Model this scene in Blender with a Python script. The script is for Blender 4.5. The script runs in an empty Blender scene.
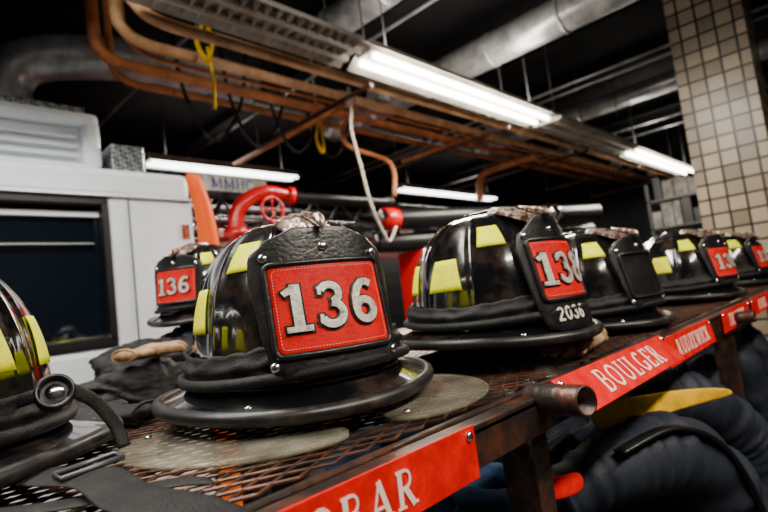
import bpy, math, random
from mathutils import Vector, Matrix, noise
random.seed(4)
SC=bpy.context.scene.collection
pi=math.pi
# ---------------------------------------------------------------- materials
def mat(name,col,rough=.5,metal=0,col2=None,scale=20,bump=0,bscale=60,coat=0,emit=0,detail=6,lo=.4,hi=.6,spec=.5,rvar=0):
    m=bpy.data.materials.new(name);m.use_nodes=True
    nt=m.node_tree;b=nt.nodes['Principled BSDF'];L=nt.links
    b.inputs['Base Color'].default_value=(*col,1);b.inputs['Roughness'].default_value=rough
    b.inputs['Metallic'].default_value=metal;b.inputs['Coat Weight'].default_value=coat
    b.inputs['Specular IOR Level'].default_value=spec
    if emit:
        b.inputs['Emission Color'].default_value=(*col,1);b.inputs['Emission Strength'].default_value=emit
    tc=nt.nodes.new('ShaderNodeTexCoord')
    if col2:
        n=nt.nodes.new('ShaderNodeTexNoise');n.inputs['Scale'].default_value=scale;n.inputs['Detail'].default_value=detail
        n.inputs['Roughness'].default_value=.65
        r=nt.nodes.new('ShaderNodeValToRGB');r.color_ramp.elements[0].color=(*col,1);r.color_ramp.elements[1].color=(*col2,1)
        r.color_ramp.elements[0].position=lo;r.color_ramp.elements[1].position=hi
        L.new(tc.outputs['Object'],n.inputs['Vector']);L.new(n.outputs['Fac'],r.inputs['Fac']);L.new(r.outputs['Color'],b.inputs['Base Color'])
    if rvar:
        n=nt.nodes.new('ShaderNodeTexNoise');n.inputs['Scale'].default_value=14;n.inputs['Detail'].default_value=8
        r=nt.nodes.new('ShaderNodeMapRange');r.inputs[1].default_value=.35;r.inputs[2].default_value=.7
        r.inputs[3].default_value=rough;r.inputs[4].default_value=rough+rvar
        L.new(tc.outputs['Object'],n.inputs['Vector']);L.new(n.outputs['Fac'],r.inputs[0]);L.new(r.outputs[0],b.inputs['Roughness'])
    if bump:
        n=nt.nodes.new('ShaderNodeTexNoise');n.inputs['Scale'].default_value=bscale;n.inputs['Detail'].default_value=5
        bp=nt.nodes.new('ShaderNodeBump');bp.inputs['Strength'].default_value=bump;bp.inputs['Distance'].default_value=.002
        L.new(tc.outputs['Object'],n.inputs['Vector']);L.new(n.outputs['Fac'],bp.inputs['Height']);L.new(bp.outputs['Normal'],b.inputs['Normal'])
    return m
M_shell=mat('helmet_black_gloss',(.004,.004,.005),.07,coat=1,bump=.3,bscale=24,col2=(.075,.045,.028),scale=18,lo=.54,hi=.84,rvar=.28,spec=.7)
M_edge=mat('black_rubber_edge',(.010,.010,.011),.33,bump=.15,rvar=.2,col2=(.07,.05,.038),scale=40,lo=.52,hi=.8)
M_leath=mat('black_leather',(.006,.006,.007),.28,bump=.3,bscale=260,rvar=.2,col2=(.05,.032,.022),scale=50,lo=.52,hi=.85)
M_red=mat('red_leather',(.68,.0,.001),.45,bump=.25,bscale=350,col2=(.2,.001,.001),scale=38,lo=.48,hi=.88,rvar=.2,spec=.22)
M_yel=mat('lime_reflective',(.92,.95,.0),.4,col2=(.62,.62,.0),scale=60,lo=.45,hi=.85,spec=.2)
M_orn=mat('etched_ornament',(.55,.45,.36),.32,.75,col2=(.1,.03,.025),scale=90,bump=.8,bscale=110,lo=.46,hi=.56,detail=3)
M_silver=mat('worn_silver',(.76,.72,.62),.38,.4,col2=(.22,.19,.15),scale=110,bump=.35,bscale=200,lo=.46,hi=.75)
M_bolt=mat('steel_bolt',(.85,.85,.85),.2,1)
M_strap=mat('black_strap',(.005,.005,.006),.6,bump=.5,bscale=500,col2=(.014,.013,.012),scale=60,spec=.3)
M_stitch=mat('red_stitching',(.75,.2,.15),.6)
M_cream=mat('cream_paint',(.85,.82,.75),.5,col2=(.6,.55,.48),scale=90)
M_rust=mat('rusty_steel',(.035,.026,.023),.36,.5,col2=(.2,.065,.03),scale=28,bump=.6,bscale=90,lo=.45,hi=.8)
M_mesh=mat('brown_mesh_steel',(.05,.03,.023),.34,.6,col2=(.17,.075,.045),scale=30)
M_plate=mat('red_sign_plate',(.78,.0,.002),.35,col2=(.55,.0,.001),scale=30,rvar=.15,spec=.3)
M_ptxt=mat('plate_lettering',(.9,.68,.6),.5)
M_tan=mat('tan_leather',(.46,.28,.14),.7,col2=(.22,.13,.06),scale=40,bump=.6,bscale=80)
M_white=mat('truck_white',(.82,.87,.92),.2,coat=.6,col2=(.72,.77,.83),scale=3)
M_glass=mat('dark_glass',(.003,.006,.011),.05,coat=.5)
M_blk=mat('black_plastic',(.006,.006,.007),.35)
M_navy=mat('navy_turnout_cloth',(.009,.012,.022),.6,bump=.5,bscale=300,col2=(.02,.026,.042),scale=12,spec=.35)
M_blue=mat('blue_cloth',(.008,.035,.09),.75,bump=.4,bscale=300,col2=(.014,.055,.13),scale=10,spec=.3)
M_ltyel=mat('yellow_band_cloth',(.85,.48,.0),.55,col2=(.6,.32,.0),scale=30,spec=.2)
M_lime=mat('lime_band',(.6,.85,.02),.5)
M_grey=mat('reflective_grey',(.5,.5,.48),.4)
M_dgrey=mat('dark_grey_metal',(.09,.09,.1),.4,.5)
M_galv=mat('galvanized_duct',(.68,.69,.71),.28,.5,col2=(.34,.35,.38),scale=5,bump=.4,bscale=12)
M_cop=mat('copper_tan_pipe',(.85,.3,.1),.45,.0,col2=(.5,.15,.05),scale=6)
M_tanp=mat('beige_pipe',(.9,.52,.26),.45,.0,col2=(.6,.3,.13),scale=6)
M_fix=mat('fixture_white',(.66,.61,.53),.4,col2=(.42,.38,.32),scale=4)
M_tube=mat('fluorescent_tube',(1,.95,.86),.4,emit=18)
M_tubef=mat('fluorescent_tube_far',(.95,.98,1),.4,emit=8)
M_ceil=mat('ceiling_black',(.003,.004,.005),.85,col2=(.008,.008,.01),scale=2,spec=.2)
M_wall=mat('wall_dark',(.008,.010,.013),.75,col2=(.02,.021,.023),scale=2,spec=.2)
M_floor=mat('floor_concrete',(.05,.048,.045),.5,col2=(.09,.085,.08),scale=3,rvar=.2)
M_redp=mat('red_paint',(.5,.0,.004),.25,coat=.5)
M_dkred=mat('dark_engine_red',(.16,.003,.006),.3,coat=.4)
M_org=mat('orange_rubber',(.95,.11,.0),.5,spec=.2)
M_ystrap=mat('yellow_webbing',(.95,.6,.0),.6,spec=.2)
M_rope=mat('rope',(.4,.35,.28),.8,bump=.6,bscale=200)
M_paper=mat('paper_white',(.75,.73,.68),.7,col2=(.35,.33,.3),scale=7)
M_card=mat('cardboard',(.42,.28,.16),.8)
M_chrome=mat('chrome',(.7,.72,.75),.12,1)
def visor_mat():
    m=bpy.data.materials.new('clear_visor');m.use_nodes=True;nt=m.node_tree;nt.nodes.clear()
    o=nt.nodes.new('ShaderNodeOutputMaterial');mx=nt.nodes.new('ShaderNodeMixShader');t=nt.nodes.new('ShaderNodeBsdfTransparent')
    p=nt.nodes.new('ShaderNodeBsdfPrincipled');p.inputs['Base Color'].default_value=(.5,.47,.38,1);p.inputs['Roughness'].default_value=.06
    t.inputs[0].default_value=(.88,.87,.8,1)
    n=nt.nodes.new('ShaderNodeTexNoise');n.inputs['Scale'].default_value=18;n.inputs['Detail'].default_value=8
    tc=nt.nodes.new('ShaderNodeTexCoord');r=nt.nodes.new('ShaderNodeMapRange')
    r.inputs[1].default_value=.35;r.inputs[2].default_value=.75;r.inputs[3].default_value=.08;r.inputs[4].default_value=.3
    nt.links.new(tc.outputs['Object'],n.inputs['Vector']);nt.links.new(n.outputs['Fac'],r.inputs[0]);nt.links.new(r.outputs[0],mx.inputs[0])
    nt.links.new(t.outputs[0],mx.inputs[1]);nt.links.new(p.outputs[0],mx.inputs[2]);nt.links.new(mx.outputs[0],o.inputs[0]);return m
M_visor=visor_mat()
def tile_mat():
    m=bpy.data.materials.new('glazed_tile');m.use_nodes=True;nt=m.node_tree;b=nt.nodes['Principled BSDF']
    tc=nt.nodes.new('ShaderNodeTexCoord');s=nt.nodes.new('ShaderNodeSeparateXYZ');a=nt.nodes.new('ShaderNodeMath');c=nt.nodes.new('ShaderNodeCombineXYZ')
    br=nt.nodes.new('ShaderNodeTexBrick');br.offset=0;br.squash=1
    br.inputs['Color1'].default_value=(.5,.41,.29,1);br.inputs['Color2'].default_value=(.26,.21,.15,1);br.inputs['Mortar'].default_value=(.02,.016,.012,1)
    br.inputs['Scale'].default_value=1;br.inputs['Mortar Size'].default_value=.007;br.inputs['Brick Width'].default_value=.092;br.inputs['Row Height'].default_value=.092
    br.inputs['Mortar Smooth'].default_value=.2
    L=nt.links;L.new(tc.outputs['Object'],s.inputs[0]);L.new(s.outputs[0],a.inputs[0]);L.new(s.outputs[1],a.inputs[1]);L.new(a.outputs[0],c.inputs[0]);L.new(s.outputs[2],c.inputs[1])
    L.new(c.outputs[0],br.inputs['Vector']);L.new(br.outputs['Color'],b.inputs['Base Color'])
    bp=nt.nodes.new('ShaderNodeBump');bp.inputs['Strength'].default_value=.6;bp.inputs['Distance'].default_value=.004;bp.invert=True
    L.new(br.outputs['Fac'],bp.inputs['Height']);L.new(bp.outputs[0],b.inputs['Normal']);b.inputs['Roughness'].default_value=.25
    return m
M_tile=tile_mat()
def diamond_mat():
    m=mat('diamond_plate',(.3,.32,.35),.3,.8);nt=m.node_tree;b=nt.nodes['Principled BSDF']
    tc=nt.nodes.new('ShaderNodeTexCoord');mp=nt.nodes.new('ShaderNodeMapping');mp.inputs['Rotation'].default_value=(.7,.7,.785)
    ck=nt.nodes.new('ShaderNodeTexChecker');ck.inputs['Scale'].default_value=60
    ck.inputs['Color1'].default_value=(.4,.42,.45,1);ck.inputs['Color2'].default_value=(.1,.11,.13,1)
    bp=nt.nodes.new('ShaderNodeBump');bp.inputs['Strength'].default_value=.8;bp.inputs['Distance'].default_value=.004
    L=nt.links;L.new(tc.outputs['Object'],mp.inputs[0]);L.new(mp.outputs[0],ck.inputs[0]);L.new(ck.outputs['Fac'],bp.inputs['Height']);L.new(bp.outputs[0],b.inputs['Normal']);L.new(ck.outputs['Color'],b.inputs['Base Color']);return m
M_dia=diamond_mat()
# ---------------------------------------------------------------- helpers
def empty(name,loc=(0,0,0),rz=0,rot=None):
    e=bpy.data.objects.new(name,None);SC.objects.link(e);e.location=loc;e.rotation_euler=rot if rot else (0,0,rz);e.empty_display_size=.05;return e
def mk(name,v,f,m,par=None,smooth=True,mods=None):
    me=bpy.data.meshes.new(name);me.from_pydata([tuple(p) for p in v],[],f);me.validate();me.update()
    if smooth:
        for p in me.polygons:p.use_smooth=True
    o=bpy.data.objects.new(name,me);SC.objects.link(o);me.materials.append(m)
    if par:o.parent=par
    return o
def bevel(o,w=.005,s=2):
    b=o.modifiers.new('b','BEVEL');b.width=w;b.segments=s;b.limit_method='ANGLE';return o
def boxvf(c,s):
    x,y,z=c;a,b,d=[k/2 for k in s]
    v=[(x-a,y-b,z-d),(x+a,y-b,z-d),(x+a,y+b,z-d),(x-a,y+b,z-d),(x-a,y-b,z+d),(x+a,y-b,z+d),(x+a,y+b,z+d),(x-a,y+b,z+d)]
    return v,[(0,3,2,1),(4,5,6,7),(0,1,5,4),(1,2,6,5),(2,3,7,6),(3,0,4,7)]
def box(name,c,s,m,par=None,bv=0,seg=2):
    v,f=boxvf(c,s);o=mk(name,v,f,m,par,smooth=False)
    if bv:bevel(o,bv,seg)
    return o
def bx(x0,x1,y0,y1,z0,z1,name,m,par=None,bv=0):
    return box(name,((x0+x1)/2,(y0+y1)/2,(z0+z1)/2),(x1-x0,y1-y0,z1-z0),m,par,bv)
def grid(nu,nv,fn,closeu=False):
    v=[];f=[]
    for j in range(nv):
        for i in range(nu):v.append(fn(i,j))
    for j in range(nv-1):
        for i in range(nu if closeu else nu-1):
            i2=(i+1)%nu;f.append((j*nu+i,j*nu+i2,(j+1)*nu+i2,(j+1)*nu+i))
    return v,f
def tube(name,pts,r,m,par=None,n=14,closed=False,cap=True,flat=1.0,res=0,wr=0,wf=12,seed=0):
    """swept tube; r scalar or list; flat squashes vertically; wr = wrinkle amplitude"""
    P=[Vector(p) for p in pts]
    if res:
        Q=[];N=len(P);rr=[]
        rl=r if isinstance(r,(list,tuple)) else [r]*N
        segs=N if closed else N-1
        for i in range(segs):
            p0=P[(i-1)%N] if closed or i>0 else P[i];p1=P[i];p2=P[(i+1)%N];p3=P[(i+2)%N] if closed or i+2<N else P[(i+1)%N]
            for k in range(res):
                t=k/res
                Q.append(.5*((2*p1)+(p2-p0)*t+(2*p0-5*p1+4*p2-p3)*t*t+(3*p1-p0-3*p2+p3)*t**3));rr.append(rl[i]*(1-t)+rl[(i+1)%N]*t)
        if not closed:Q.append(P[-1]);rr.append(rl[-1])
        P=Q;r=rr
    N=len(P);v=[];f=[];up=None
    for i in range(N):
        d=(P[(i+1)%N]-P[i-1]) if closed else (P[min(i+1,N-1)]-P[max(i-1,0)])
        d.normalize()
        if up is None:up=Vector((0,0,1)) if abs(d.z)<.9 else Vector((1,0,0))
        s=d.cross(up)
        if s.length<1e-4:s=d.cross(Vector((1,0,0)))
        s.normalize();up=s.cross(d).normalized()
        ri=r[i] if isinstance(r,(list,tuple)) else r
        for k in range(n):
            a=2*pi*k/n;u=s*math.cos(a)+up*math.sin(a)*flat;rk=ri
            if wr:
                q=P[i]+u*ri
                fo=noise.noise(q*wf+Vector((seed,0,0)))+.6*math.sin(q.dot(d)*wf*9+6*noise.noise(q*wf*.6+Vector((0,seed,0))))
                rk=ri*(1+wr*fo)
            v.append(P[i]+u*rk)
    for i in range(N if closed else N-1):
        i2=(i+1)%N
        for k in range(n):
            k2=(k+1)%n;f.append((i*n+k,i*n+k2,i2*n+k2,i2*n+k))
    if cap and not closed:
        f.append(tuple(range(n))[::-1]);f.append(tuple(range((N-1)*n,N*n)))
    return mk(name,v,f,m,par)
def disc_bolt(name,p,nrm,r,m,par):
    nrm=Vector(nrm).normalized();q=Vector((0,0,1)).rotation_difference(nrm);v=[];f=[];n=14
    prof=[(r,0),(r,r*.3),(r*.75,r*.55),(r*.35,r*.7)]
    for rr,h in prof:
        for k in range(n):v.append(Vector(p)+q@Vector((rr*math.cos(2*pi*k/n),rr*math.sin(2*pi*k/n),h)))
    for j in range(3):
        for k in range(n):f.append((j*n+k,j*n+(k+1)%n,(j+1)*n+(k+1)%n,(j+1)*n+k))
    f.append(tuple(range(3*n,4*n)));return mk(name,v,f,m,par)
# ---------------------------------------------------------------- stroke font
def arc(cx,cy,rx,ry,a0,a1,n=14):
    return [(cx+rx*math.cos(math.radians(a0+(a1-a0)*i/n)),cy+ry*math.sin(math.radians(a0+(a1-a0)*i/n))) for i in range(n+1)]
T=.17;t_=.075;S=.06
def sf(x,y,w=.15):return ([(x-w,y),(x+w,y)],S)
b_=.03;tp=.97
G={
'1':(.62,[([(.32,0),(.32,1)],.2),([(.08,.05),(.56,.05)],.12),([(.09,.8),(.3,.93)],.13)]),
'3':(.66,[(arc(.3,.73,.19,.19,155,-80),.16),(arc(.3,.3,.23,.23,85,-155),.17),([(.1,.9),(.1,.72)],.07),([(.08,.3),(.08,.1)],.07)]),
'6':(.68,[(arc(.33,.3,.2,.22,0,360,22),.17),([(.55,.86),(.45,.92),(.33,.92),(.22,.8),(.14,.6),(.12,.42),(.13,.3)],.17)]),
'2':(.62,[(arc(.3,.7,.19,.2,165,-30),.15),([(.47,.6),(.12,.12)],.15),([(.05,.08),(.56,.08)],.16)]),
'0':(.66,[(arc(.32,.5,.22,.42,0,360,24),.17)]),
'5':(.62,[([(.14,.92),(.52,.92)],.15),([(.14,.92),(.14,.52)],.12),(arc(.28,.32,.22,.25,110,-150),.16)]),
'8':(.64,[(arc(.32,.74,.17,.18,0,360,18),.15),(arc(.32,.29,.21,.22,0,360,18),.16)]),
'A':(.84,[([(.12,0),(.42,1)],t_),([(.4,1),(.7,0)],T),([(.22,.32),(.6,.32)],t_),sf(.12,b_,.11),sf(.7,b_,.14)]),
'B':(.74,[([(.18,0),(.18,1)],T),([(.06,tp),(.38,tp)]+arc(.38,.755,.17,.215,90,-90)[1:]+[(.18,.54)],.08),([(.18,.53),(.4,.53)]+arc(.4,.28,.22,.25,90,-90)[1:]+[(.06,b_)],.09)]),
'C':(.74,[(arc(.4,.5,.3,.46,50,310,20),.12),([(.61,.95),(.61,.7)],.06)]),
'D':(.82,[([(.18,0),(.18,1)],T),([(.06,tp),(.36,tp)]+arc(.36,.5,.34,.47,90,-90,18)[1:]+[(.06,b_)],.09)]),
'E':(.68,[([(.18,0),(.18,1)],T),([(.06,tp),(.58,tp)],t_),([(.18,.52),(.45,.52)],t_),([(.06,b_),(.6,b_)],t_),([(.57,.97),(.57,.78)],.05),([(.59,.03),(.59,.24)],.05)]),
'G':(.8,[(arc(.4,.5,.3,.46,50,330,20),.12),([(.66,.05),(.66,.42)],T*.9),sf(.64,.43,.14)]),
'I':(.38,[([(.19,0),(.19,1)],T),sf(.19,tp),sf(.19,b_)]),
'K':(.8,[([(.18,0),(.18,1)],T),sf(.18,tp),sf(.18,b_),([(.24,.45),(.62,.98)],t_),([(.34,.58),(.68,0)],T),sf(.62,tp,.11),sf(.68,b_,.12)]),
'L':(.66,[([(.18,0),(.18,1)],T),sf(.18,tp),([(.06,b_),(.58,b_)],t_),([(.57,.03),(.57,.26)],.05)]),
'N':(.84,[([(.17,0),(.17,1)],t_),([(.14,1),(.66,0)],T),([(.67,0),(.67,1)],t_),sf(.17,b_,.12),sf(.67,tp,.12)]),
'O':(.82,[(arc(.4,.5,.3,.46,0,360,26),.13)]),
'R':(.8,[([(.18,0),(.18,1)],T),([(.06,tp),(.38,tp)]+arc(.38,.74,.18,.23,90,-90)[1:]+[(.18,.51)],.08),([(.36,.5),(.64,0)],T),sf(.18,b_),sf(.68,b_,.1)]),
'S':(.64,[(arc(.31,.73,.2,.22,40,270,14)+arc(.31,.27,.22,.24,90,-150,14),.13)]),
'T':(.74,[([(.36,0),(.36,1)],T),([(.05,tp),(.67,tp)],t_),sf(.36,b_),([(.06,.97),(.06,.76)],.05),([(.66,.97),(.66,.76)],.05)]),
'U':(.82,[([(.18,1),(.18,.35)]+arc(.42,.33,.24,.3,180,360,14),.12),([(.66,.3),(.66,1)],t_),sf(.18,tp),sf(.66,tp,.12)]),
'V':(.8,[([(.12,1),(.42,0)],T),([(.4,0),(.68,1)],t_),sf(.12,tp,.14),sf(.68,tp,.11)]),
'W':(1.14,[([(.12,1),(.36,0)],T),([(.34,0),(.58,1)],t_),([(.54,1),(.8,0)],T),([(.78,0),(1.0,1)],t_),sf(.12,tp,.13),sf(.55,tp,.13),sf(1.0,tp,.11)]),
'Z':(.72,[([(.6,.97),(.12,.03)],T),([(.08,tp),(.62,tp)],t_),([(.08,b_),(.64,b_)],t_),([(.09,.97),(.09,.76)],.05),([(.63,.03),(.63,.26)],.05)]),
'M':(1.0,[([(.17,0),(.17,1)],T),([(.17,1),(.5,.1)],T),([(.5,.1),(.83,1)],t_),([(.83,0),(.83,1)],T),sf(.17,b_,.12),sf(.83,b_,.14)]),
'H':(.86,[([(.18,0),(.18,1)],T),([(.66,0),(.66,1)],T),([(.18,.5),(.66,.5)],t_),sf(.18,b_),sf(.66,b_),sf(.18,tp),sf(.66,tp)]),
}
def layout(txt,h,cu,v0,wx=1.0,sp=.06,grow=0):
    w=sum(G[c][0]+sp for c in txt)*h*wx;u=cu-w/2;out=[]
    for c in txt:
        adv,st=G[c]
        for pts,wd in st:out.append(([(u+p[0]*h*wx,v0+p[1]*h) for p in pts],(wd+grow)*h,grow*h*.5))
        u+=(adv+sp)*h*wx
    return out
def strokes(name,st,Mf,h,m,par,seg=.006):
    v=[];f=[]
    for si,(pts,w,ext) in enumerate(st):
        P=[Vector((p[0],p[1])) for p in pts]
        d=(P[0]-P[1]).normalized();
        closed=(P[0]-P[-1]).length<1e-5
        if ext and not closed:
            P[0]=P[0]+d*ext;P[-1]=P[-1]+(P[-1]-P[-2]).normalized()*ext
        Q=[P[0]]
        for i in range(1,len(P)):
            k=max(1,int((P[i]-P[i-1]).length/seg))
            for j in range(1,k+1):Q.append(P[i-1].lerp(P[i],j/k))
        n=len(Q);b=len(v);hh=h+si*2.5e-5
        for i in range(n):
            if closed:d=Q[(i+1)%(n-1)]-Q[(i-1)%(n-1)] if 0<i<n-1 else Q[1]-Q[-2]
            else:d=Q[min(i+1,n-1)]-Q[max(i-1,0)]
            d.normalize();nn=Vector((-d.y,d.x))*w/2
            for q,z in ((Q[i]+nn,0),(Q[i]+nn,hh),(Q[i]-nn,hh),(Q[i]-nn,0)):v.append(Mf(q.x,q.y,z))
        for i in range(n-1):
            a=b+i*4;c=a+4
            for k in range(3):f.append((a+k,a+k+1,c+k+1,c+k))
        f.append((b,b+3,b+2,b+1));e=b+(n-1)*4;f.append((e,e+1,e+2,e+3))
    return mk(name,v,f,m,par,smooth=False)
# ---------------------------------------------------------------- helmet
A,B,H,Z0,NE=.114,.138,.180,.034,2.5
RIBS=[math.radians(a) for a in (0,30,64,106,150,180,-30,-64,-106,-150)]
def adiff(a,b):
    return (a-b+pi)%(2*pi)-pi
def shell(al,z,off=0,rib=True):
    zf=min(1,max(0,(z-Z0)/H));r=(max(0,1-zf**NE))**(1/NE)
    x,y=A*math.sin(al),-B*math.cos(al);e=0
    R=max(1e-4,math.hypot(x,y)*r)
    if rib:
        for ra in RIBS:
            d=abs(adiff(al,ra))*R
            if d<.012:e+=.0042*math.exp(-(d/.0035)**2)
        e*=min(1,r*2)
    k=(r*math.hypot(x,y)+e+off)/math.hypot(x,y)
    return Vector((x*k,y*k,z))
def shell_top(al,zf_ang,off=0):
    z=Z0+H*math.sin(zf_ang)**(2/NE);return shell(al,z,off)
def rect_patch(name,a0,a1,z0,z1,taper,m,par,off=.0022):
    nu,nv=9,7
    def fn(i,j):
        v=j/(nv-1);u=i/(nu-1)*2-1;mid=math.radians((a0+a1)/2);hw=math.radians((a1-a0)/2)*(1-taper*v)
        return shell(mid+u*hw,z0+(z1-z0)*v,off,rib=False)
    v,f=grid(nu,nv,fn);o=mk(name,v,f,m,par);s=o.modifiers.new('s','SOLIDIFY');s.thickness=.001;return o
def sh_map(y0=-.155,lean=.2,rad=.125,z0=.044):
    def Mf(u,v,h):
        return Vector((u,y0+u*u/(2*rad)+v*lean,z0+v))+Vector((u/rad,-1,lean)).normalized()*h
    return Mf
def outline_plate(name,halfw,vh,Mf,h,th,m,par,nu=17,v0=0,round_edge=True):
    nv=25
    def hw(v):
        for i in range(len(halfw)-1):
            a,b=halfw[i],halfw[i+1]
            if a[0]<=v<=b[0]:
                t=(v-a[0])/(b[0]-a[0]);t=t*t*(3-2*t) if b[1]!=a[1] else t;return a[1]*(1-t)+b[1]*t
        return halfw[-1][1]
    v,f=grid(nu,nv,lambda i,j:Mf((i/(nu-1)*2-1)*hw(v0+(vh-v0)*j/(nv-1)),v0+(vh-v0)*j/(nv-1),h))
    o=mk(name,v,f,m,par);s=o.modifiers.new('s','SOLIDIFY');s.thickness=th;s.offset=0
    b=o.modifiers.new('b','BEVEL');b.width=th*.35;b.segments=2;b.limit_method='ANGLE';return o
def brim_pt(al,rr,rear=.210,side=.155,front=.166):
    xi,yi=A*math.sin(al),-B*math.cos(al)
    c=math.cos(al);L=front if c>0 else rear
    xo,yo=side*math.sin(al),-L*c
    zo=.012+(.008*math.sin(al)**2);zi=Z0+.002
    s=rr
    return Vector((xi+(xo-xi)*s,yi+(yo-yi)*s,zi+(zo-zi)*(s**.7)))
def helmet(loc,yaw,num='136',sub=None,visor=False,strap=True,tilt=(0,0),patches=True,scale=1,shield=True,size=.043,plain=False):
    e=empty('firefighter_helmet',loc,rot=(math.radians(tilt[0]),math.radians(tilt[1]),yaw));e.scale=(scale,)*3
    n=144;nr=26
    v,f=grid(n,nr,lambda i,j:shell_top(2*pi*i/n,(pi/2)*(j/(nr-1))*.985),True)
    v.append(Vector((0,0,Z0+H)));b=(nr-1)*n
    for i in range(n):f.append((b+i,b+(i+1)%n,len(v)-1))
    mk('shell',v,f,M_shell,e)
    pts=[]
    for k in range(31):
        th=math.radians(18+(150)*k/30)
        s=math.sin(th)**(2/NE);c=math.cos(th);r=(abs(c))**(2/NE)*(1 if c>0 else -1)
        pts.append((0,-B*r*.985,Z0+H*s+.001))
    tube('comb',pts,.0065,M_shell,e,n=10)
    nb=96
    v,f=grid(nb,9,lambda i,j:brim_pt(2*pi*i/nb,j/8),True);o=mk('brim',v,f,M_shell,e)
    s=o.modifiers.new('s','SOLIDIFY');s.thickness=.004;s.offset=-1
    tube('brim_roll',[brim_pt(2*pi*i/nb,1) for i in range(nb)],.0076,M_edge,e,n=10,closed=True)
    tube('brim_bead',[brim_pt(2*pi*i/nb,.06)+Vector((0,0,.003)) for i in range(nb)],.004,M_shell,e,n=8,closed=True)
    v,f=grid(48,4,lambda i,j:shell(2*pi*i/48,Z0,-.012,False)+Vector((0,0,-.02+.02*j/3)),True);mk('liner',v,f,M_strap,e)
    if strap:
        nb=120
        def band(i,j):
            al=2*pi*i/nb;t=j/9
            w=.004*noise.noise(Vector((math.cos(al)*7,math.sin(al)*7,t*3+yaw)))
            z=.044+.032*t+.006*math.sin(al*2+1)+w
            bul=.0065+.006*math.sin(pi*t)+w+.0015*math.sin(t*14)
            return shell(al,z,bul,False)
        v,f=grid(nb,10,band,True);o=mk('goggle_strap',v,f,M_strap,e);s=o.modifiers.new('s','SOLIDIFY');s.thickness=.003
        tube('strap_cord',[shell(2*pi*i/60,.046+.004*math.sin(4*pi*i/60+1),.015,False) for i in range(60)],.006,M_strap,e,n=8,closed=True)
    for sgn in (-1,1):
        for a in (38,142):
            p=brim_pt(math.radians(a*sgn),.6);disc_bolt('brim_bolt',p,(0,0,1),.006,M_bolt,e)
    if patches:
        for k,sg in enumerate((-1,1)):
            for q,(a0,a1,z0,z1,tp_) in enumerate(((72,99,.094,.142,.28),(115,142,.094,.142,.28),(36,59,.154,.186,.15))):
                rect_patch('reflector_%d'%(k*3+q+1),min(a0*sg,a1*sg),max(a0*sg,a1*sg),z0,z1,tp_,M_yel,e)
    if shield:
        Mf=sh_map()
        if sub:ol=[(-.024,.040),(-.015,.058),(.01,.064),(.05,.066),(.095,.068),(.115,.062),(.135,.04),(.148,.022)]
        else:ol=[(0,.054),(.012,.066),(.05,.070),(.095,.074),(.118,.072),(.132,.058),(.146,.028)]
        outline_plate('leather_front',ol,ol[-1][0],Mf,.0,.005,M_leath,e,v0=ol[0][0])
        hwp=.0565 if not sub else .051
        if not plain:
            outline_plate('red_panel',[(.022,hwp-.004),(.026,hwp),(.102,hwp),(.106,hwp-.004)],.106,Mf,.0035,.003,M_red,e,v0=.022)
        def rr(hw,v0,v1,r=.006):
            out=[]
            for cx,cy,a0 in ((hw-r,v0+r,-90),(hw-r,v1-r,0),(-hw+r,v1-r,90),(-hw+r,v0+r,180)):
                for k in range(5):
                    a=math.radians(a0+k*22.5);out.append((cx+r*math.cos(a),cy+r*math.sin(a)))
            Q=[]
            for i in range(len(out)):
                p=Vector(out[i]);q=Vector(out[(i+1)%len(out)]);k=max(1,int((q-p).length/.006))
                for j in range(k):Q.append(p.lerp(q,j/k))
            return Q
        tube('panel_border',[Mf(q.x,q.y,.004) for q in rr(hwp+.002,.020,.108)],.0034,M_leath,e,n=8,closed=True)
        if not plain:
            Q=rr(hwp-.004,.026,.102,.004);acc=[]
            for i in range(0,len(Q)):
                p=Q[i];q=Q[(i+1)%len(Q)];L=(q-p).length;k=max(1,round(L/.0035))
                for j in range(k):
                    a=p.lerp(q,j/k);b=p.lerp(q,(j+.6)/k);acc.append(([(a.x,a.y),(b.x,b.y)],.0009,0))
            strokes('stitching',acc,lambda u,v,h:Mf(u,v,.0048+(.0006 if h>0 else 0)),.0005,M_stitch,e)
            st=layout(num,size,0,.064-size/2,1.05,.05,grow=.09);strokes('number_backing',st,lambda u,v,h:Mf(u,v,.0045+h),.0016,M_leath,e)
            st=layout(num,size,0,.064-size/2,1.05,.05);strokes('number',st,lambda u,v,h:Mf(u,v,.0062+h),.0022,M_silver,e)
        if sub:
            strokes('badge_number',layout(sub,.020,-.012,-.010,1.0),lambda u,v,h:Mf(u,v,.003+h),.001,M_cream,e)
        for (u,vv_) in ((-.058,.116),(.058,.116),(0,.124),(-.061,.012),(.061,.012)):
            if sub and vv_<.02:continue
            if sub:u*=.9
            p=Mf(u,vv_,.0025);disc_bolt('shield_rivet',p,Mf(u,vv_,1)-Mf(u,vv_,0),.0048,M_bolt,e)
        # eagle leather-holder: flat etched plate with feathered wing edges
        nu,nv=29,21
        def orn(i,j):
            u=i/(nu-1)*2-1;t=j/(nv-1)
            w=.010+.018*math.sin(pi*min(1,.12+t*.8))**1.2+.0022*abs(math.sin(t*pi*6))
            y=-.126+.095*t;z=.184+.034*math.sin(t*pi/2)**.8
            fe=.0009*math.sin(abs(u)*16+t*8)
            return Vector((u*w,y,z+.002-.012*u*u+fe))
        v,f=grid(nu,nv,orn);o=mk('eagle_ornament',v,f,M_orn,e);s=o.modifiers.new('s','SOLIDIFY');s.thickness=.003
        tube('ornament_neck',[(0,-.085,.212),(0,-.112,.203),(0,-.126,.199),(0,-.136,.193),(0,-.139,.186)],[.003,.005,.0065,.005,.002],M_orn,e,n=10,res=4)
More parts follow.
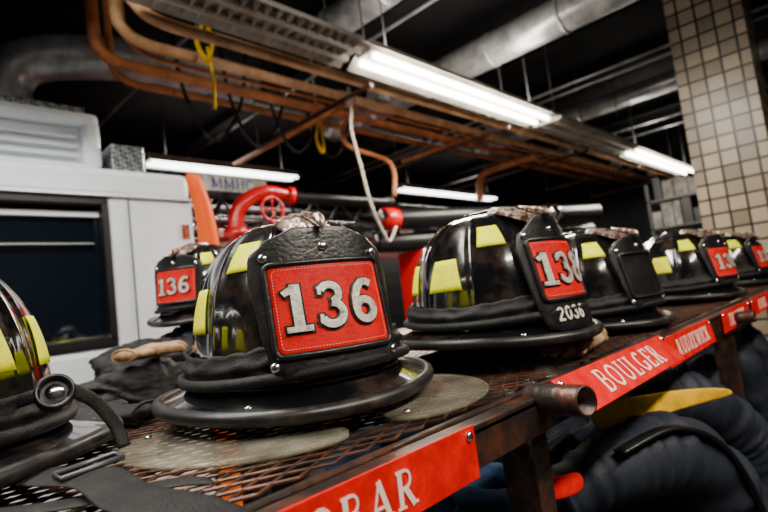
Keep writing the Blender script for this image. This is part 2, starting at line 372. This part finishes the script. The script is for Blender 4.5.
    if visor:
        def sect(name,a0,a1,off,rmax,z0,pw=.4):
            nu,nv=41,9
            def fn(i,j):
                t=i/(nu-1);al=math.radians(a0+(a1-a0)*t);s=j/(nv-1)
                endt=min(1,math.sin(pi*t)**pw) if 0<t<1 else 0
                r1=.125+(rmax-.125)*(.45+.55*endt)
                r=.125+(r1-.125)*s
                return Vector((math.sin(al)*r,-math.cos(al)*r*1.02,z0-.004*s))+Vector(off)
            v,f=grid(nu,nv,fn);o=mk(name,v,f,M_visor,e);s=o.modifiers.new('s','SOLIDIFY');s.thickness=.0018
            tube(name+'_rim',[fn(i,nv-1) for i in range(nu)],.0016,M_visor,e,n=6)
            p=fn(3,5);disc_bolt(name+'_rivet',p+Vector((0,0,.001)),(0,0,1),.004,M_bolt,e)
        sect('face_shield_left',-95,-2,(-.004,-.004,0),.208,-.004)
        sect('face_shield_right',8,98,(.012,-.004,0),.212,-.002)
    return e
YAW=lambda d:math.radians(d+90)
ZS=-.118
helmet((.364,.520,ZS+.014),YAW(252),'136',visor=True,size=.045,scale=.985)
helmet((.717,.470,ZS+.028),YAW(264),'138','2036',size=.047,scale=.98)
helmet((1.10,.475,ZS+.004),YAW(262),'136',plain=True,scale=.97)
helmet((1.80,.47,ZS+.004),YAW(256),'136')
helmet((2.50,.48,ZS+.004),YAW(262),'136')
helmet((.010,.625,ZS+.004),YAW(217),'136')
helmet((.625,1.244,.012),YAW(211),'136',tilt=(6,0),scale=.88)
# ---------------------------------------------------------------- rack
rack=empty('steel_helmet_rack',(0,0,0))
X0,X1=-.7,3.35;YB=1.44
bx(X0,X1,.272,.278,-.152,-.116,'front_rail_face',M_rust,rack,.001)
bx(X0,X1,.272,.300,-.124,-.119,'front_rail_flange',M_rust,rack,.001)
bx(X0,X1,.310,.320,-.140,-.120,'inner_bar',M_rust,rack,.002)
bx(X0,X1,YB-.04,YB,-.158,-.119,'back_rail',M_rust,rack,.002)
for i,x in enumerate((-.45,.495,1.45,2.4,3.3)):
    bx(x-.015,x+.015,.315,YB-.04,-.158,-.124,'cross_bar',M_rust,rack,.002)
    bx(x-.016,x+.016,.285,.290,-1.6,-.125,'post_flange',M_rust,rack,.001)
    bx(x-.016,x-.011,.290,.325,-1.6,-.125,'post_web',M_rust,rack,.001)
    bx(x-.022,x+.022,YB-.045,YB-.005,-1.6,-.15,'back_post',M_rust,rack,.001)
v=[];f=[];px=.017;py=.0095;w=.0022;th=.0015
nx=int((X1-X0)/px)
for j in range(int((YB-.36)/py)):
    y=.326+j*py
    b=len(v)
    for i in range(nx+1):
        x=X0+i*px;s=1 if (i+j)%2 else -1;yy=y+s*(py/2-.0006)
        v+=[(x,yy-w/2,ZS-th),(x,yy-w/2,ZS),(x,yy+w/2,ZS+.0008),(x,yy+w/2,ZS-th)]
    for i in range(nx):
        a=b+i*4;c=a+4
        for k in range(4):f.append((a+k,a+(k+1)%4,c+(k+1)%4,c+k))
mk('expanded_metal_shelf',v,f,M_mesh,rack,smooth=False)
def pipe_open(name,p0,p1,r,ri,m,par):
    p0,p1=Vector(p0),Vector(p1);d=(p1-p0).normalized();q=Vector((0,0,1)).rotation_difference(d);L=(p1-p0).length;n=28
    prof=[(r,0),(r,L-.002),(r-.001,L),(ri,L),(ri,L*.1),(0.0005,L*.1)]
    v=[];f=[]
    for rr,h in prof:
        for k in range(n):v.append(p0+q@Vector((rr*math.cos(2*pi*k/n),rr*math.sin(2*pi*k/n),h)))
    for j in range(len(prof)-1):
        for k in range(n):f.append((j*n+k,j*n+(k+1)%n,(j+1)*n+(k+1)%n,(j+1)*n+k))
    return mk(name,v,f,m,par)
pipe_open('socket_pipe',(.494,.285,-.120),(.474,.218,-.116),.0150,.0122,M_rust,rack)
pipe_open('socket_pipe',(1.42,.275,-.14),(1.42,.23,-.135),.0145,.011,M_rust,rack)
# ---------------------------------------------------------------- name plates
def nameplate(x0,x1,txt,ztop,h,tilt,lh,y=.268,cx=None,wx=1,rz=0):
    e=empty('name_plate',((x0+x1)/2,y,ztop),rot=(math.radians(-tilt),0,math.radians(rz)))
    w=(x1-x0);o=box('plate',(0,0,-h/2),(w,.002,h),M_plate,e,.0008)
    Mf=lambda u,v,hh:Vector((u,-.001-hh,v-h))
    strokes('lettering',layout(txt,lh,(0 if cx is None else cx),(h-lh)/2,wx,.1),Mf,.0004,M_ptxt,e)
    for s in (-1,1):disc_bolt('screw',(s*(w/2-.009),-.001,-.008),(0,-1,0),.0042,M_bolt,e)
    return e
nameplate(.03,.360,'ESCOBAR',-.112,.044,0,.026,cx=.004,wx=1.1)
nameplate(.505,.866,'BOULGER',-.104,.048,42,.030,y=.268,cx=.01,wx=1.2)
nameplate(.872,1.175,'RUDZEWICK',-.112,.046,10,.026,wx=1.0,cx=.012)
nameplate(1.29,1.59,'TRAVERS',-.112,.046,0,.027,wx=1.1)
nameplate(1.63,1.95,'DOBBS',-.112,.046,0,.027,wx=1.1)
nameplate(2.05,2.35,'KLEIN',-.112,.046,0,.027,wx=1.1)
# ---------------------------------------------------------------- soft stuff on shelf
def glove(loc,rz,m,sc=1,rx=0):
    e=empty('work_glove',loc,rot=(rx,0,rz));e.scale=(sc,)*3
    tube('palm',[(0,-.11,.02),(0,-.06,.018),(0,0,.022),(0,.045,.02)],[.036,.034,.045,.038],m,e,n=24,flat=.42,res=8,wr=.06,wf=30)
    for i,(x,L,b) in enumerate(((-.032,.06,-.12),(-.011,.075,-.02),(.011,.07,.05),(.031,.055,.15))):
        tube('finger_%d'%(i+1),[(x,.03,.02),(x+b*.03,.03+L*.5,.027),(x+b*.06,.03+L*.85,.02),(x+b*.07,.03+L,.012)],[.012,.0125,.011,.007],m,e,n=10,res=4)
    tube('thumb',[(.03,-.03,.02),(.055,-.005,.022),(.066,.025,.018),(.066,.04,.014)],[.014,.014,.012,.008],m,e,n=10,res=4)
    tube('cuff_hem',[(.036*math.cos(a*pi/8),-.108,.02+.0155*math.sin(a*pi/8)) for a in range(16)],.003,m,e,n=6,closed=True)
    return e
glove((.345,.90,-.048),math.radians(-60),M_tan,.62)
glove((.21,.76,ZS+.002),math.radians(30),M_strap,.75)
glove((.90,.45,ZS+.002),math.radians(160),M_tan,.85)
glove((.775,.36,ZS+.001),math.radians(95),M_tan,.7)
def cloth_pile(name,c,s,m,seed,amp=.3,flat=True):
    n,k=72,34
    def fn(i,j):
        a=2*pi*i/n;t=pi*j/(k-1)
        d=Vector((math.cos(a)*math.sin(t),math.sin(a)*math.sin(t),math.cos(t)))
        q=1+amp*noise.noise(d*1.6+Vector((seed,0,0)))+amp*.6*abs(noise.noise(d*3.5+Vector((seed,5,0))))
        fold=.06*math.sin(9*d.x+9*noise.noise(d*2+Vector((0,seed,0))))
        p=d*(q+fold);z=max(p.z,-.5)
        return Vector((c[0]+p.x*s[0],c[1]+p.y*s[1],c[2]+z*s[2]))
    v,f=grid(n,k,fn,True);return mk(name,v,f,m)
cloth_pile('folded_hood',(.33,.93,ZS+.022),(.10,.07,.040),M_strap,3)
cloth_pile('folded_hood',(.72,.51,ZS+.008),(.11,.10,.015),M_strap,8,.15)
cloth_pile('folded_hood',(1.45,.55,ZS+.03),(.14,.1,.045),M_navy,11)
cloth_pile('folded_coat',(.625,1.22,-.07),(.15,.12,.085),M_navy,15,.12)
cloth_pile('folded_coat',(.44,1.14,-.08),(.12,.10,.060),M_strap,17,.2)
cloth_pile('folded_hood',(2.17,.6,ZS+.035),(.13,.1,.05),M_navy,21)
cloth_pile('folded_hood',(.62,.86,ZS+.03),(.1,.08,.045),M_navy,25)
cloth_pile('folded_hood',(3.05,.55,ZS+.045),(.2,.14,.08),M_navy,31)
gg=empty('helmet_goggles',(.115,.52,ZS+.075),rot=(math.radians(70),0,math.radians(-10)))
pipe_open('lens_ring',(0,0,-.006),(0,0,.006),.0155,.012,M_blk,gg)
disc_bolt('lens',(0,0,-.004),(0,0,1),.0115,M_chrome,gg)
tube('strap',[(.012,0,0),(.03,-.012,-.01),(.045,-.035,-.02),(.05,-.055,-.02)],.006,M_strap,gg,flat=.4,res=5)
tube('strap_back',[(-.012,0,0),(-.05,.0,-.03),(-.09,-.015,-.05)],.006,M_strap,gg,flat=.4,res=5)
def strip(name,pts,wdir,w0,w1,m,par=None,th=.004):
    n=len(pts);v=[];
    for i,p in enumerate(pts):
        w=w0+(w1-w0)*i/(n-1);p=Vector(p);d=Vector(wdir);v+=[p-d*w/2,p+d*w/2]
    f=[(2*i,2*i+1,2*i+3,2*i+2) for i in range(n-1)]
    o=mk(name,v,f,m,par);s=o.modifiers.new('s','SOLIDIFY');s.thickness=th;s2=o.modifiers.new('ss','SUBSURF');s2.levels=2;s2.render_levels=2;return o
cs=empty('helmet_chin_strap',(0,0,0))
strip('webbing',[(.07,.52,ZS+.02),(.105,.47,ZS+.012),(.12,.42,ZS+.018),(.115,.37,ZS+.010),(.125,.32,ZS+.014),(.14,.28,ZS+.004),(.15,.24,ZS-.01)],(.98,.2,.08),.036,.040,M_strap,cs,.004)
strip('webbing_under',[(.05,.46,ZS+.008),(.09,.41,ZS+.006),(.16,.38,ZS+.008),(.17,.35,ZS+.006)],(.3,.95,0),.026,.024,M_strap,cs,.004)
tube('buckle',[(.098,.44,ZS+.020),(.142,.447,ZS+.022),(.142,.468,ZS+.022),(.098,.462,ZS+.020)],.0022,M_dgrey,cs,n=8,closed=True)
# ---------------------------------------------------------------- hanging turnout coats
def coat(x,y,ang,m,bandm,seed,top=-.17,L=.95,name='turnout_coat',wide=.2,bands=(.42,.75)):
    e=empty(name,(x,y,top),ang)
    n,k=96,44
    def body(i,j,off=0,tt=None):
        a=2*pi*i/n;t=(j/(k-1)) if tt is None else tt
        z=-L*t
        sh=min(1,(t/.14))**.6
        aw=(.05+(wide-.05)*sh)*(1+.12*t);bw=(.045+.035*sh)*(1+.25*t)
        c=Vector((math.cos(a),math.sin(a),0))
        fo=(.012+.022*t)*math.sin(5*a+seed+3*noise.noise(Vector((math.cos(a),t*2.5,seed))))+.016*noise.noise(Vector((math.cos(a)*3,math.sin(a)*3,t*7+seed)))
        fo+=.007*math.sin(t*38+a*3+7*noise.noise(Vector((c.x*1.5,c.y*1.5,t*4+seed))))*sh
        return Vector((math.cos(a)*(aw+fo+off),math.sin(a)*(bw+fo+off),z))
    v,f=grid(n,k,lambda i,j:body(i,j),True);mk('body',v,f,m,e)
    for q,b in enumerate(bands):
        v,f=grid(n,5,lambda i,j:body(i,0,.003,b+.055*j/4),True);mk('reflective_band_%d'%q,v,f,bandm,e)
        v,f=grid(n,3,lambda i,j:body(i,0,.0045,b+.018+.018*j/2),True);mk('band_centre_%d'%q,v,f,M_grey,e)
    for s in (-1,1):
        pts=[(s*wide*.75,0,-.07),(s*(wide+.03),-.02,-.2),(s*(wide+.05),-.05,-.42),(s*(wide+.03),-.07,-.62)]
        tube('sleeve',pts,[.06,.068,.06,.055],m,e,n=26,res=16,wr=.09,wf=10,seed=seed)
        tube('sleeve_band',[Vector(pts[2])+Vector((0,0,-.0)),Vector(pts[2])+Vector((-s*.004,-.005,-.05))],.0665,bandm,e,n=18,cap=False)
    tube('collar',[(.055*math.cos(a*pi/8),.045*math.sin(a*pi/8),.0) for a in range(16)],.016,m,e,n=8,closed=True)
    tube('hang_loop',[(0,.03,0),(0,.04,.02),(0,.03,.035)],.004,m,e,n=6)
    return e
xs=[(-.3,M_navy),(-.02,M_blue),(.28,M_navy),(.62,M_blue),(.90,M_navy),(1.16,M_navy),(1.40,M_navy),(1.66,M_blue),(1.95,M_navy),(2.3,M_navy),(2.7,M_navy)]
for i,(x,m) in enumerate(xs):
    coat(x,.62,math.radians(78+8*math.sin(i*2.3)),m,M_lime if i%2 else M_ltyel,i*1.7,top=-.21-.02*(i%3),wide=.15,bands=(.3,.72))
coat(.60,.43,math.radians(60),M_blue,M_ltyel,5.5,top=-.27,L=.8,wide=.11,bands=(.5,.8))
strip('yellow_reflective_strap',[(.86,.40,-.245),(.95,.36,-.245),(1.05,.31,-.245),(1.10,.265,-.243),(1.12,.235,-.243)],(0,.25,.97),.062,.012,M_ltyel)
tl=empty('bunker_trousers',(0,0,0))
tube('leg',[(.76,.42,-.34),(.86,.36,-.31),(1.0,.31,-.33),(1.10,.28,-.45),(1.14,.27,-.7),(1.14,.27,-1.1)],[.04,.055,.065,.072,.075,.08],M_navy,tl,n=40,res=18,wr=.12,wf=9,seed=3)
tube('leg_2',[(1.12,.42,-.28),(1.25,.36,-.29),(1.36,.32,-.36),(1.42,.30,-.5),(1.44,.30,-1.0)],[.05,.06,.065,.07,.075],M_navy,tl,n=40,res=18,wr=.12,wf=9,seed=7)
tube('suspender',[(.80,.33,-.27),(.92,.28,-.26),(1.02,.235,-.33),(1.05,.20,-.5),(1.05,.19,-.8)],.012,M_blk,tl,n=10,res=8,flat=.4)
strip('red_hanger_tag',[(.50,.33,-.235),(.56,.335,-.245),(.62,.33,-.262),(.68,.335,-.270)],(0,.2,.98),.030,.028,M_plate)
# ---------------------------------------------------------------- white truck
tr=empty('white_rescue_truck',(0,0,0))
TX1=1.165;TX0=-2.4;TY=2.4
bx(TX0,TX1,TY,TY+1.9,-1.2,-.05,'lower_body',M_white,tr,.03)
bx(TX0,TX1,TY+.0,TY+1.9,.60,.745,'roof_cap',M_white,tr,.035)
bx(.78,TX1,TY+.004,TY+1.9,-.06,.61,'rear_pillar',M_white,tr,.01)
bx(-.55,-.45,TY+.004,TY+1.9,-.06,.61,'mid_pillar',M_white,tr,.01)
bx(TX0,-1.5,TY+.004,TY+1.9,-.06,.61,'front_pillar',M_white,tr,.01)
bx(-.46,.79,TY+.06,TY+.07,-.06,.61,'side_window_glass',M_glass,tr)
bx(-1.51,-.54,TY+.06,TY+.07,-.06,.61,'front_window_glass',M_glass,tr)
for a,b,c,d in ((-.45,.78,.565,.60),(-.45,.78,-.05,-.005),(.75,.782,-.03,.59),(-.45,-.42,-.03,.59)):
    bx(a,b,TY-.004,TY+.06,c,d,'window_rubber',M_blk,tr,.008)
bx(-.42,.75,TY+.035,TY+.055,.52,.545,'window_rail',M_white,tr,.004)
bx(-.42,.72,TY+.03,TY+.05,.40,.405,'window_divider',M_grey,tr,.001)
bx(-.42,.75,TY-.006,TY+.01,-.012,.004,'chrome_sill',M_chrome,tr,.003)
bx(.862,.867,TY-.001,TY+.01,-1.1,.60,'door_seam',M_blk,tr)
bx(TX0,TX1+.004,TY-.012,TY+.01,.606,.618,'drip_rail',M_white,tr,.004)
bx(.9,1.0,TY-.03,TY,-.25,-.2,'door_handle',M_chrome,tr,.008)
for x in (-1.6,.4):
    tube('wheel',[(x,TY-.02,-1.15),(x,TY+.25,-1.15)],.45,M_blk,tr,n=36)
    tube('wheel_hub',[(x,TY-.035,-1.15),(x,TY+.02,-1.15)],.24,M_chrome,tr,n=24)
bx(1.10,1.14,TY-.004,TY+.01,.42,.49,'vent_plate',M_chrome,tr,.003)
bx(-.6,.80,TY+.15,TY+.9,.745,.80,'roof_box_base',M_white,tr,.02)
bx(-.6,.82,TY+.15,TY+.9,.98,1.05,'roof_box_top',M_white,tr,.03)
bx(.74,.82,TY+.15,TY+.9,.78,1.0,'roof_box_end',M_white,tr,.02)
bx(-.6,.74,TY+.2,TY+.9,.79,.99,'roof_box_recess',M_white,tr)
for k in range(3):bx(-.6,.72,TY+.17,TY+.2,.83+k*.045,.845+k*.045,'roof_box_slat',M_white,tr,.004)
bx(-.6,.80,TY+.3,TY+.9,1.05,1.13,'roof_tread',M_dia,tr,.005)
bx(.85,1.0,TY+.12,TY+.7,.745,.90,'tread_box',M_dia,tr,.006)
tube('orange_suction_hose',[(1.10,2.28,.70),(1.12,2.26,.66),(1.15,2.25,.5),(1.16,2.25,.3),(1.16,2.26,-.1),(1.16,2.26,-1.0)],[.02,.036,.042,.048,.045,.045],M_org,n=16,res=8)
# ---------------------------------------------------------------- dark fire engine behind
en=empty('fire_engine',(0,0,0))
bx(1.75,8.5,4.2,6.4,-1.2,.75,'body',M_dkred,en,.05)
for i in range(6):
    bx(1.85+i*1.1,2.8+i*1.1,4.17,4.2,-.9,.5,'roll_door',M_dgrey if i%2 else M_blk,en,.01)
    for k in range(8):bx(1.87+i*1.1,2.78+i*1.1,4.155,4.172,-.85+k*.165,-.84+k*.165,'door_slat',M_blk,en)
bx(1.75,8.5,4.15,4.22,.58,.62,'chrome_rail',M_chrome,en,.01)
tube('handrail',[(1.9,4.12,.9),(8.2,4.12,.9)],.02,M_chrome,en)
for i in range(8):tube('rail_post',[(2+i*.85,4.2,.7),(2+i*.85,4.12,.9)],.018,M_chrome,en,n=8)
for y in (4.6,5.2):
    for z in (1.0,1.25):tube('ladder_beam',[(1.9,y,z),(8.3,y,z)],.04,M_dgrey,en,n=8)
    for i in range(16):tube('ladder_brace',[(1.9+i*.4,y,1.0),(2.1+i*.4,y,1.25),(2.3+i*.4,y,1.0)],.018,M_dgrey,en,n=6)
for i in range(22):tube('rung',[(2+i*.29,4.6,1.0),(2+i*.29,5.2,1.0)],.018,M_dgrey,en,n=6)
for i,x in enumerate((2.6,6.6)):
    tube('wheel',[(x,4.12,-1.1),(x,4.5,-1.1)],.5,M_blk,en,n=36);tube('hub',[(x,4.1,-1.1),(x,4.15,-1.1)],.25,M_chrome,en,n=24)
for i in range(9):
    x=2.3+i*.62;bx(x,x+.16+.05*(i%3),4.3,4.6,.75,.88+.07*(i%2),'deck_equipment',(M_redp,M_dgrey,M_chrome,M_blk)[i%4],en,.02)
sg=empty('engine_sign',(2.10,3.6,1.07));
box('board',(0,0,0),(.62,.02,.13),M_paper,sg,.005)
strokes('lettering',layout('MMHC',.09,0,-.045,1.1),lambda u,v,h:Vector((u,-.011-h,v)),.001,mat('blue_ink',(.01,.03,.2),.5),sg)
tube('bracket',[(0,.02,0),(0,.6,-.3)],.02,M_blk,sg)
dg=empty('deck_gun',(0,0,0))
tube('elbow',[(1.66,2.85,.35),(1.66,2.85,.6),(1.71,2.83,.72),(1.84,2.79,.79),(1.96,2.76,.78),(2.04,2.74,.76)],[.05,.05,.05,.048,.045,.04],M_redp,dg,n=20,res=7)
tube('barrel',[(2.02,2.74,.765),(2.75,2.62,.74),(2.85,2.6,.74)],[.035,.03,.045],M_blk,dg,n=16)
tube('flange',[(1.66,2.85,.5),(1.66,2.85,.56)],.08,M_redp,dg,n=20)
tube('flange_2',[(2.00,2.75,.77),(2.04,2.74,.767)],.062,M_redp,dg,n=20)
tube('hand_wheel',[(1.84+.08*math.cos(a*pi/10),2.70,.66+.08*math.sin(a*pi/10)) for a in range(20)],.010,M_redp,dg,n=8,closed=True)
for a in range(4):tube('wheel_spoke',[(1.84,2.70,.66),(1.84+.08*math.cos(a*pi/2),2.70,.66+.08*math.sin(a*pi/2))],.006,M_redp,dg,n=6)
tube('pedestal',[(1.66,2.85,-1.6),(1.66,2.85,.36)],.05,M_blk,dg,n=16)
tube('pedestal_base',[(1.66,2.85,-1.6),(1.66,2.85,-1.56)],.22,M_blk,dg,n=24)
hs=empty('suction_hose_rack',(0,0,0))
tube('hose',[(3.0,2.85,.66),(4.2,2.55,.67),(5.6,2.15,.68)],.085,M_blk,hs,n=20)
tube('hose_lower',[(3.0,2.95,.48),(4.2,2.65,.49),(5.6,2.25,.50)],.08,M_blk,hs,n=20)
tube('coupling',[(4.85,2.36,.675),(5.0,2.32,.676)],.105,M_chrome,hs,n=20)
tube('coupling_2',[(3.0,2.85,.66),(3.12,2.82,.66)],.095,M_redp,hs,n=20)
for x,y in ((3.4,2.83),(5.2,2.35)):
    bx(x-.03,x+.03,y-.03,y+.25,-1.6,.40,'stand',M_redp if x<4 else M_blk,hs)
# ---------------------------------------------------------------- ceiling services
WARM=(1,.9,.75)
def fixture(x0,x1,y,z,lit,tm,par=None,energy=0,up=.16,colr=WARM):
    e=empty('fluorescent_light_fixture',(0,0,0))
    bx(x0,x1,y-.06,y+.06,z+.03,z+.10,'housing',M_fix,e,.008)
    for s in (-1,1):
        v=[(x0,y+s*.06,z+.06),(x1,y+s*.06,z+.06),(x1,y+s*.15,z),(x0,y+s*.15,z)]
        o=mk('reflector',v,[(0,1,2,3)],M_fix,e,False);so=o.modifiers.new('s','SOLIDIFY');so.thickness=.004
    n=int((x1-x0)/.06)
    if not lit:
        for i in range(n):bx(x0+i*.06,x0+i*.06+.004,y-.13,y+.13,z-.005,z+.03,'louver',M_fix,e)
    for s in (-1,1):
        tube('tube',[(x0+.03,y+s*.055,z+.008),(x1-.03,y+s*.055,z+.008)],.019,tm if lit else M_fix,e,n=12)
    for x in (x0+.2,x1-.2):tube('hanger_rod',[(x,y,z+.09),(x,y,2.29)],.005,M_dgrey,e,n=6)
    if energy:
        for nm,dz,rx,k in (('tube_glow',-.02,0,1),('added_uplight',.12,pi,up)):  # second lamp faces up, added to brighten the ducts and pipes overhead
            ld=bpy.data.lights.new(nm,'AREA');ld.shape='RECTANGLE';ld.size=x1-x0-.1;ld.size_y=.2;ld.energy=energy*k;ld.color=colr
            lo=bpy.data.objects.new(nm,ld);SC.objects.link(lo);lo.location=((x0+x1)/2,y,z+dz);lo.rotation_euler=(rx,0,0);lo.parent=e
    return e
fixture(-.55,1.95,1.9,1.35,False,M_tube)
fixture(2.0,4.12,1.9,1.35,True,M_tube,energy=125)
fixture(4.17,6.2,1.9,1.35,False,M_tube)
fixture(6.27,8.8,1.9,1.35,True,M_tube,energy=80)
fixture(2.0,3.8,5.0,1.62,True,M_tubef,energy=40)
fixture(5.7,8.3,5.0,1.62,True,M_tubef,energy=40)
fixture(-.6,1.9,-1.1,1.5,True,M_tube,energy=95)  # unseen fixture behind the camera, added to light helmet fronts and name plates
fixture(-1.8,.6,1.1,1.75,True,M_tube,energy=95,colr=(1,.96,.9),up=.3)
sp=empty('ceiling_pipe_run',(0,0,0))
for y,z,r,m,xs0 in ((2.16,1.37,.028,M_tanp,.85),(2.52,1.45,.030,M_tanp,.92),(2.60,1.43,.012,M_cop,.98),(2.95,1.54,.034,M_cop,.95),(3.3,1.60,.024,M_cop,1.15)):
    tube('pipe',[(xs0,y,2.3),(xs0,y,z+.18),(xs0+.03,y,z+.05),(xs0+.14,y,z),(xs0+.4,y,z)],r,m,sp,n=12,res=5)
    tube('pipe',[(xs0+.39,y,z),(9.5,y,z)],r,m,sp,n=12)
    for k in range(5):tube('coupling',[(1.6+k*1.9+y*.3,y,z),(1.67+k*1.9+y*.3,y,z)],r*1.3,m,sp,n=12)
tube('branch_pipe',[(5.4,2.62,1.42),(5.4,3.2,1.42),(5.4,3.4,1.36),(5.4,3.45,1.1)],.045,M_cop,sp,res=5)
tube('branch_pipe',[(4.2,2.52,1.45),(4.2,3.6,1.5)],.025,M_cop,sp)
tube('branch_pipe',[(2.5,2.52,1.45),(2.5,3.6,1.45),(2.5,4.2,1.45)],.025,M_cop,sp)
tube('branch_pipe',[(2.8,2.95,1.54),(2.8,2.97,1.3),(3.3,2.97,1.2),(3.3,2.97,.9)],.02,M_cop,sp,res=5)
for x in (2.2,3.8,5.4,7.0,8.6):
    bx(x-.012,x+.012,2.05,3.35,1.30,1.32,'trapeze_bar',M_rust,sp)
    for y in (2.07,3.33):tube('hanger',[(x,y,1.29),(x,y,2.3)],.006,M_dgrey,sp,n=6)
    bx(x+.5,x+.62,2.46,2.58,1.48,1.57,'junction_box',M_galv,sp,.005)
def duct(name,pts,r,seam=.3):
    e=empty(name);tube('body',pts,r,M_galv,e,n=26,res=8)
    for i in range(len(pts)-1):
        a,b=Vector(pts[i]),Vector(pts[i+1]);L=(b-a).length;k=int(L/seam)
        for j in range(k):
            c=a.lerp(b,(j+.5)/max(1,k));d=(b-a).normalized();tube('seam',[c-d*.012,c+d*.012],r*1.05,M_galv,e,n=26)
    return e
duct('air_duct',[(3.76,-1.9,1.98),(3.76,.5,1.98),(3.76,2.4,1.98),(3.76,4.2,1.98)],.14,.6)
duct('air_duct',[(2.3,-.5,2.12),(2.55,1.3,2.12),(2.55,3.0,2.12)],.12,.5)
duct('air_duct',[(.70,3.95,1.45),(.72,3.95,1.75),(.86,3.88,1.90),(1.2,3.75,1.95),(1.7,3.65,1.98),(2.4,3.65,1.98)],.15,.4)
duct('air_duct',[(6.4,-1.5,2.05),(6.4,4,2.05)],.11,.6)
cd=empty('ceiling_conduits')
for x,z in ((4.95,1.9),(5.1,1.88),(7.3,1.9),(3.0,2.15),(1.6,1.95),(8.2,2.0)):
    tube('conduit',[(x,-1.8,z),(x,7.5,z)],.014,M_galv,cd,n=8)
for y,z in ((.6,2.1),(.9,2.14),(4.3,2.15)):
    tube('conduit',[(-2,y,z),(9.8,y,z)],.02,M_blk if y<3 else M_galv,cd,n=8)
for i,x in enumerate((-.8,1.0,2.9,4.6,5.8,7.8,9.2)):
    bx(x-.06,x+.06,-2,7.9,2.16,2.18,'trim_beam_flange_%d'%(i+1),M_ceil);bx(x-.01,x+.01,-2,7.9,2.17,2.3,'trim_beam_web_%d'%(i+1),M_ceil)
ys=empty('yellow_lifting_strap');
tube('loop',[(1.29,2.4,1.72),(1.31,2.4,1.58),(1.27,2.4,1.48),(1.32,2.4,1.38),(1.36,2.4,1.48),(1.34,2.4,1.60),(1.32,2.4,1.72)],.017,M_ystrap,ys,res=5,flat=.5)
tube('tail',[(1.33,2.4,1.46),(1.35,2.4,1.3),(1.34,2.4,1.12)],.008,M_ystrap,ys,res=4)
tube('hanger',[(1.31,2.4,1.70),(1.31,2.4,2.3)],.008,M_galv,ys,n=6)
ys=empty('yellow_lifting_strap')
tube('loop',[(2.6,3.1,1.6),(2.63,3.1,1.5),(2.60,3.1,1.35),(2.65,3.1,1.25),(2.67,3.1,1.4),(2.64,3.1,1.6)],.016,M_ystrap,ys,res=5,flat=.5)
tube('hanger',[(2.63,3.1,1.58),(2.63,3.1,2.3)],.008,M_galv,ys,n=6)
rp=empty('hanging_rope')
tube('strand',[(2.34,2.4,1.46),(2.34,2.4,1.30),(2.32,2.4,1.16),(2.35,2.38,.9),(2.38,2.36,.65),(2.47,2.36,.45),(2.52,2.36,.40),(2.6,2.36,.5)],.010,M_rope,rp,res=6,n=8)
tube('knot',[(2.34,2.4,1.42),(2.36,2.39,1.38),(2.33,2.38,1.36),(2.34,2.41,1.33)],.022,M_rope,rp,res=5,n=8)
for i in range(4):
    x=1.5+i*.35
    tube('hanging_cable',[(x,3.18,2.3),(x+.05,3.18,1.6),(x+.25,3.18,1.25),(x+.5,3.18,1.6),(x+.6,3.18,2.3)],.013,M_blk,None,res=6,n=6)
# ---------------------------------------------------------------- column + right background
col=bx(3.62,4.02,.375,.765,-1.6,2.3,'tiled_column',M_tile)
sh=empty('storage_shelves')
for k,z in enumerate((-.5,.1,.42,.72)):
    bx(6.0,8.0,1.15,1.75,z-.02,z,'shelf_board',M_dgrey,sh)
for x in (6.0,7.97):
    for y in (1.15,1.72):bx(x,x+.03,y,y+.03,-1.6,.9,'upright',M_dgrey,sh)
random.seed(2)
for z in (-.5,.1,.42,.72):
    y=1.16
    while y<1.65:
        w=random.uniform(.06,.14);h=random.uniform(.12,.27);bx(6.02,6.5,y,y+w-.01,z,z+h,'carton',random.choice([M_paper,M_card,M_paper,M_paper,M_blk]),sh,.004);y+=w
# ---------------------------------------------------------------- room shell
bx(-2.6,10,-2.0,8,-1.65,-1.6,'floor',M_floor)
bx(-2.6,10,-2.0,8,2.3,2.35,'ceiling',M_ceil)
bx(-2.6,10,8,8.05,-1.6,2.3,'wall_back',M_wall)
bx(10,10.05,-2,8,-1.6,2.3,'wall_right',M_wall)
bx(-2.65,-2.6,-2,8,-1.6,2.3,'wall_left',M_wall)
bx(-2.6,10,-2.05,-2,-1.6,2.3,'wall_front',M_wall)
# ---------------------------------------------------------------- world, camera
w=bpy.data.worlds.new('world');bpy.context.scene.world=w;w.use_nodes=True
w.node_tree.nodes['Background'].inputs[0].default_value=(.35,.45,.6,1);w.node_tree.nodes['Background'].inputs[1].default_value=.02
Fv=Vector((.7166,.6920,.0872)).normalized();Rv=Vector((.6971,-.7065,-.1214));Rv=(Rv-Fv*Rv.dot(Fv)).normalized();Uv=Rv.cross(Fv)
cam=bpy.data.cameras.new('camera');co=bpy.data.objects.new('camera',cam);SC.objects.link(co)
mt=Matrix((Rv,Uv,-Fv)).transposed().to_4x4();co.matrix_world=mt
cam.lens=24;cam.sensor_width=36;cam.clip_start=.01
cam.dof.use_dof=True;cam.dof.focus_distance=.5;cam.dof.aperture_fstop=6.3
bpy.context.scene.camera=co
